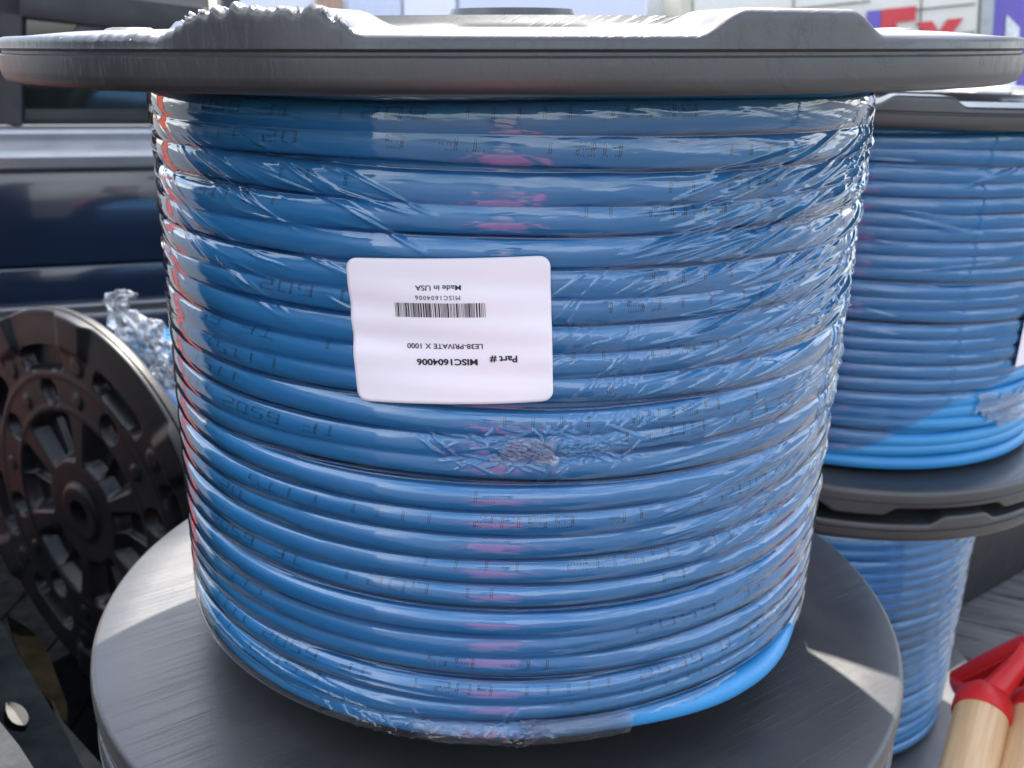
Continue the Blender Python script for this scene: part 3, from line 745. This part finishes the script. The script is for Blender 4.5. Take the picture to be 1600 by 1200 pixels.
X_ = [(X0, zb), (X0+.42, zb), (X0+wX/2, zb+HX*.26), (X0+wX-.42, zb), (X0+wX, zb), (X0+wX/2+.21, zb+HX/2), (X0+wX, zb+HX), (X0+wX-.40, zb+HX), (X0+wX/2, zb+HX*.72), (X0+.40, zb+HX), (X0, zb+HX), (X0+wX/2-.21, zb+HX/2)]
letters([E_, X_], M_LRED, 'lettering', trk)
def ring(cx, cz, ro, ri, a0, a1, n=20):
    P = [(cx+ro*math.cos(a0+(a1-a0)*k/n), cz+ro*math.sin(a0+(a1-a0)*k/n)) for k in range(n+1)]
    return P+[(cx+ri*math.cos(a1-(a1-a0)*k/n), cz+ri*math.sin(a1-(a1-a0)*k/n)) for k in range(n+1)]
dS = EX-.02
pcs = [[(dS-.34, zb), (dS, zb), (dS, zb+H), (dS-.34, zb+H)], ring(dS-.60, zb+.5, .5, .22, .35*PI, 1.65*PI)]
eC = dS-1.62; pcs += [ring(eC, zb+.5, .52, .24, 0.0, 1.75*PI), [(eC-.3, zb+.42), (eC+.5, zb+.42), (eC+.5, zb+.58), (eC-.3, zb+.58)]]
fX = dS-3.2; pcs += [[(fX, zb), (fX+.36, zb), (fX+.36, zb+.55), (fX+.8, zb+.55), (fX+.8, zb+.85), (fX+.36, zb+.85), (fX+.36, zb+H-.32), (fX+.95, zb+H-.32), (fX+.95, zb+H), (fX, zb+H)]]
letters(pcs, M_LPUR, 'lettering', trk)
for sx in (x0+1.2, x1-1.2):
    b = MB(); b.tube([(sx, -.02, .75), (sx, .9, .75)], .75, 28); b.build('wheel', M_BLK, trk)
# neighbouring truck with purple panel
tr2 = troot('delivery_truck', 'white delivery truck with a purple panel at the top right corner', 'truck', P1-ez*7.0+ey*.6)
b = MB(); xc = tl(1553, 30)[0]+.05; b.box((xc+5, 4.05, 5.2), (10, 8, 7.6), None, .06); b.build('body', plain('white_box', (.66, .68, .66), .5, var=.04), tr2)
pq = [tl(1571, 0), tl(1557, 60)]
b = MB(); xq = (pq[0][0]+pq[1][0])/2; b.box((xq+2.0, .03, 5.4), (4.0, .05, 6.4), None, .01); b.build('purple_panel', M_LPUR, tr2)
p = tl(1590, 22); letters([[(p[0], p[1]-2), (p[0]+.35, p[1]-2), (p[0]+.35, p[1]-.35), (p[0], p[1])]], plain('white_lettering', (.7, .72, .7), .5), 'lettering', tr2)
tr2.children[-1].location.y = 0
# pale shed between van and truck
sh = troot('storage_container', 'off white container with a dark top corner just left of the cream truck', 'container', P1-ez*7.0+ey*3)
b = MB(); xd = tl(1000, 20)[0]; b.box(((xd+xa)/2+.2, 3.0, 5.0), (xa-xd+1.2, 6, 7.4), None, .08); b.build('body', plain('offwhite_panel', (.58, .58, .56), .5, var=.06), sh)

# ================================================================== bottom left: side of the truck bed close by
M_DK = plain('dirty_shade_black_metal', (.003, .004, .005), .9, spec=0, var=.6, nscale=18, bstr=.3)  # colours of the bed side taken near black in place of shade
M_OL = plain('olive_dust', (.0035, .0033, .0022), .9, spec=0, var=.4, nscale=30)
tg = empty('tailgate', (0, 0, 0)); tag(tg, 'dirty black bed side with a grey ribbed edge in the bottom left corner', 'tailgate')
def slab(pts, th, mat, name, parent):
    """pts: outline (Vectors) of the upper face; thickness straight down"""
    n = len(pts); V = [tuple(p) for p in pts]+[(p.x, p.y, p.z-th) for p in pts]
    m = MB(); m.add(V, [tuple(range(n)), tuple(range(2*n-1, n-1, -1))]+[(k, n+k, n+(k+1) % n, (k+1) % n) for k in range(n)]); return m.build(name, mat, parent, False)
zt1 = -1.75
slab([atz(u, v, zt1) for u, v in ((-200, 900), (0, 968), (52, 1060), (100, 1140), (150, 1240), (140, 1500), (-400, 1500))], .14, M_DK, 'panel', tg)
slab([atz(u, v, zt1+.06) for u, v in ((-150, 1020), (-60, 1050), (0, 1128), (30, 1165), (60, 1212), (90, 1300), (-300, 1400))], .10, plain('grey_edge', (.03, .033, .035), .8, spec=.2, var=.3, nscale=60, bstr=.6, bdist=.003), 'edge_rail', tg)
slab([atz(u, v, -2.3) for u, v in ((10, 960), (50, 985), (75, 1020), (105, 1100), (104, 1130), (60, 1075), (25, 1010))], .03, M_OL, 'dusty_strip', tg)
slab([atz(u, v, -2.1) for u, v in ((80, 1090), (100, 1130), (150, 1185), (190, 1230), (120, 1260), (100, 1180))], .03, plain('dusty_plastic', (.007, .008, .009), .9, spec=0, var=.4, nscale=25), 'dusty_strip', tg)
# leaf
lm = MB(); V = []; c0 = atz(11, 1100, zt1+.012); c1 = atz(40, 1134, zt1+.012); dd = c1-c0; pp = Vector((-dd.y, dd.x, 0)).normalized()
n = 14
for k in range(n+1):
    t = k/n; wd = .021*math.sin(PI*t)**.7*(.6+.8*t)
    for s in (-1, 0, 1): V.append(c0+dd*t+pp*(s*wd)+Vector((0, 0, .008*abs(s)+.006*math.sin(t*5))))
lm.add(V, [(k*3+j, k*3+j+1, k*3+4+j, k*3+3+j) for k in range(n) for j in range(2)])
lf_ = lm.build('leaf', plain('dry_leaf', (.045, .042, .034), .6, var=.15, nscale=60), None); tag(lf_, 'small pale dry leaf lying on the dirty black metal at the lower left', 'leaf')

# ================================================================== out of view: what the film mirrors, and added light blockers
M_STUC = plain('tan_stucco', (.72, .56, .38), .85, var=.08, nscale=8)
bd = empty('building', (-24, -12, GZ), Matrix.Rotation(R_(-52), 3, 'Z')); tag(bd, 'low tan stucco building behind the photographer', 'building')
b = MB(); b.box((0, -5, 7), (13, 10, 14), None, .1); wl_ = b.build('wall', M_STUC, bd)
b = MB(); b.box((0, -5, 14.2), (14, 11, .5), None, .1); b.build('roof', M_GREYM, bd)
for k in range(3):
    b = MB(); b.box((-4+4*k, .06, 3.5), (1.3, .12, 2.4), None, .02); b.build('window', M_GLASS, bd)
# added orange mesh banner at the left, unseen source of the film's orange streaks
m_, t_, o_ = newmat('orange_mesh'); df = t_.nodes.new('ShaderNodeBsdfDiffuse'); tl_ = t_.nodes.new('ShaderNodeBsdfTranslucent')
df.inputs[0].default_value = (.88, .20, .10, 1); tl_.inputs[0].default_value = (.95, .24, .12, 1)
mx = t_.nodes.new('ShaderNodeMixShader'); mx.inputs[0].default_value = .65; t_.links.new(df.outputs[0], mx.inputs[1]); t_.links.new(tl_.outputs[0], mx.inputs[2]); t_.links.new(mx.outputs[0], o_.inputs[0])
ob = empty('added_orange_banner', (-4.1, 2.6, GZ)); tag(ob, 'orange mesh banner added out of view on the left for orange streaks in the film', 'banner')
b = MB(); V = []; nb = 24
for k in range(nb+1):
    x = -.2+.4*k/nb
    for z in (3.2, 6.6): V.append((x, .04*math.sin(k*.9), z))
b.add(V, [(2*k, 2*k+2, 2*k+3, 2*k+1) for k in range(nb)]); b.build('cloth', m_, ob)
for s in (-.23, .23):
    b = MB(); b.tube([(s, 0, 0), (s, 0, 6.8)], .06, 12); b.build('post', M_GREYM, ob)
ob.rotation_euler = (0, 0, R_(35))

dv = empty('added_dark_van', (-7.5, -3, GZ)); tag(dv, 'added dark van, unseen beyond the left edge, mirrored dark in the film', 'van')  # unseen dark mass, added so the film mirrors dark at its left
b = MB(); b.box((0, 0, 4.6), (4, 9.0, 6.2), None, .4); b.build('body', M_NAVY, dv)
b = MB(); b.box((2.0, .5, 6.1), (.06, 6, 1.6), None, .02); b.build('window', M_GLASS, dv)
for sy in (-3, 3):
    b = MB(); b.tube([(1.2, sy, 1.1), (2.05, sy, 1.1)], 1.1, 28); b.build('wheel', M_BLK, dv)
# unseen panel on posts, added to shade the rear right of the lower flange
rk = empty('added_shade_rack', (3.3, 1.2, GZ)); tag(rk, 'added black shade panel on posts, unseen above the right hand reels', 'rack')
kx, ky = SUN.x/SUN.z, SUN.y/SUN.z; hz = 1.344+.58
P_ = [(x+kx*hz-3.3, y+ky*hz-1.2) for x, y in ((.74, -.215), (.80, -.245), (1.05, -.40), (3.3, -1.75), (3.3, .60), (.70, .62))]; zz = .58-GZ
b = MB(); n = len(P_); b.add([(x, y, zz) for x, y in P_]+[(x, y, zz+.06) for x, y in P_], [tuple(range(n))[::-1], tuple(range(n, 2*n))]+[(k, (k+1) % n, n+(k+1) % n, n+k) for k in range(n)]); b.build('panel', M_BLK, rk, False)
for q in (P_[3], P_[4]):
    b = MB(); b.tube([(q[0]-.05, q[1]*.95, 0), (q[0]-.05, q[1]*.95, zz)], .035, 12); b.build('post', M_BLK, rk)
sw = empty('added_bed_side', (-2.75, -1.4, FZ)); tag(sw, 'added black bed wall, unseen beyond the left edge, blocking low light', 'truck bed')  # unseen wall, added to keep low light off the lying reel
b = MB(); b.box((0, 0, 1.35), (.16, 3.2, 2.7), None, .03); b.build('panel', M_DK, sw); b = MB(); b.box((0, 0, 2.76), (.3, 3.3, .12), None, .03); b.build('rail', M_BLK, sw)
# photographer in a pink shirt (seen only as the pink streak in the film)
M_PINK = plain('pink_cotton', (.66, .13, .22), .85, var=.06, nscale=40, bstr=.3)
M_SKIN = plain('skin', (.48, .27, .19), .5, var=.08, nscale=30); M_JEAN = plain('denim', (.04, .06, .12), .8, var=.2, nscale=60); M_HAIR = plain('dark_hair', (.03, .02, .015), .6, stretch=(1, 1, .2), nscale=120)
def skinned(name, verts, edges, radii, mat, parent, sub=2):
    me = bpy.data.meshes.new(name); me.from_pydata([Vector(v) for v in verts], edges, []); me.update()
    o = link(name, me, parent); me.materials.append(mat)
    o.modifiers.new('s', 'SKIN'); sv = me.skin_vertices[0].data
    for k, r in enumerate(radii): sv[k].radius = r if hasattr(r, '__len__') else (r, r)
    sv[0].use_root = True
    o.modifiers.new('d', 'SUBSURF').levels = sub; o.modifiers['d'].render_levels = sub
    dg = bpy.context.evaluated_depsgraph_get(); nm = bpy.data.meshes.new_from_object(o.evaluated_get(dg)); o.modifiers.clear(); o.data = nm
    nm.polygons.foreach_set('use_smooth', np.ones(len(nm.polygons), dtype=bool)); return o
pr = empty('person', (CX-.1, CY-1.9, GZ)); tag(pr, 'person in a pink shirt and jeans holding up a phone behind the camera', 'person')
G = 0.0
vs = [(0,0,.95),(0,0,1.12),(0,.0,1.34),(0,.01,1.47),(0,.02,1.53),(0,.03,1.60),(0,.04,1.70),(0,.03,1.76),
      (-.17,0,1.40),(-.23,.05,1.20),(-.25,.14,1.12),(-.16,.30,1.42),(-.10,.36,1.56),(-.085,.38,1.62),
      (.17,0,1.40),(.23,.05,1.20),(.25,.14,1.12),(.16,.30,1.42),(.10,.36,1.56),(.085,.38,1.62),
      (-.10,0,.86),(-.11,.01,.50),(-.12,-.01,.09),(-.13,.10,.03),(.10,0,.86),(.11,.01,.50),(.12,-.01,.09),(.13,.10,.03)]
es = [(0,1),(1,2),(2,3),(3,4),(4,5),(5,6),(6,7),(2,8),(8,9),(9,10),(10,11),(11,12),(12,13),(2,14),(14,15),(15,16),(16,17),(17,18),(18,19),(0,20),(20,21),(21,22),(22,23),(0,24),(24,25),(25,26),(26,27)]
rd = [(.15,.10),(.13,.095),(.16,.10),(.07,.06),(.052,.055),(.07,.085),(.078,.095),(.055,.07)]+[.055,.047,.042,.032,.024,.03]*2+[.085,.058,.038,.035]*2
body = skinned('body', vs, es, rd, M_SKIN, pr)
skinned('shirt', [(0,0,.90),(0,0,1.05),(0,0,1.2),(0,0,1.36),(0,.01,1.44),(-.17,0,1.40),(-.235,.05,1.22),(.17,0,1.40),(.235,.05,1.22)], [(0,1),(1,2),(2,3),(3,4),(3,5),(5,6),(3,7),(7,8)], [(.18,.125),(.165,.12),(.17,.12),(.18,.115),(.09,.075),.07,.062,.07,.062], M_PINK, pr)
skinned('trousers', [(0,0,.92),(-.10,0,.84),(-.11,.01,.50),(-.12,-.01,.12),(.10,0,.84),(.11,.01,.50),(.12,-.01,.12)], [(0,1),(1,2),(2,3),(0,4),(4,5),(5,6)], [(.165,.115),.10,.075,.06,.10,.075,.06], M_JEAN, pr)
skinned('hair', [(0,.0,1.72),(0,.01,1.79),(0,-.05,1.66)], [(0,1),(0,2)], [(.088,.085),(.06,.065),(.07,.05)], M_HAIR, pr)
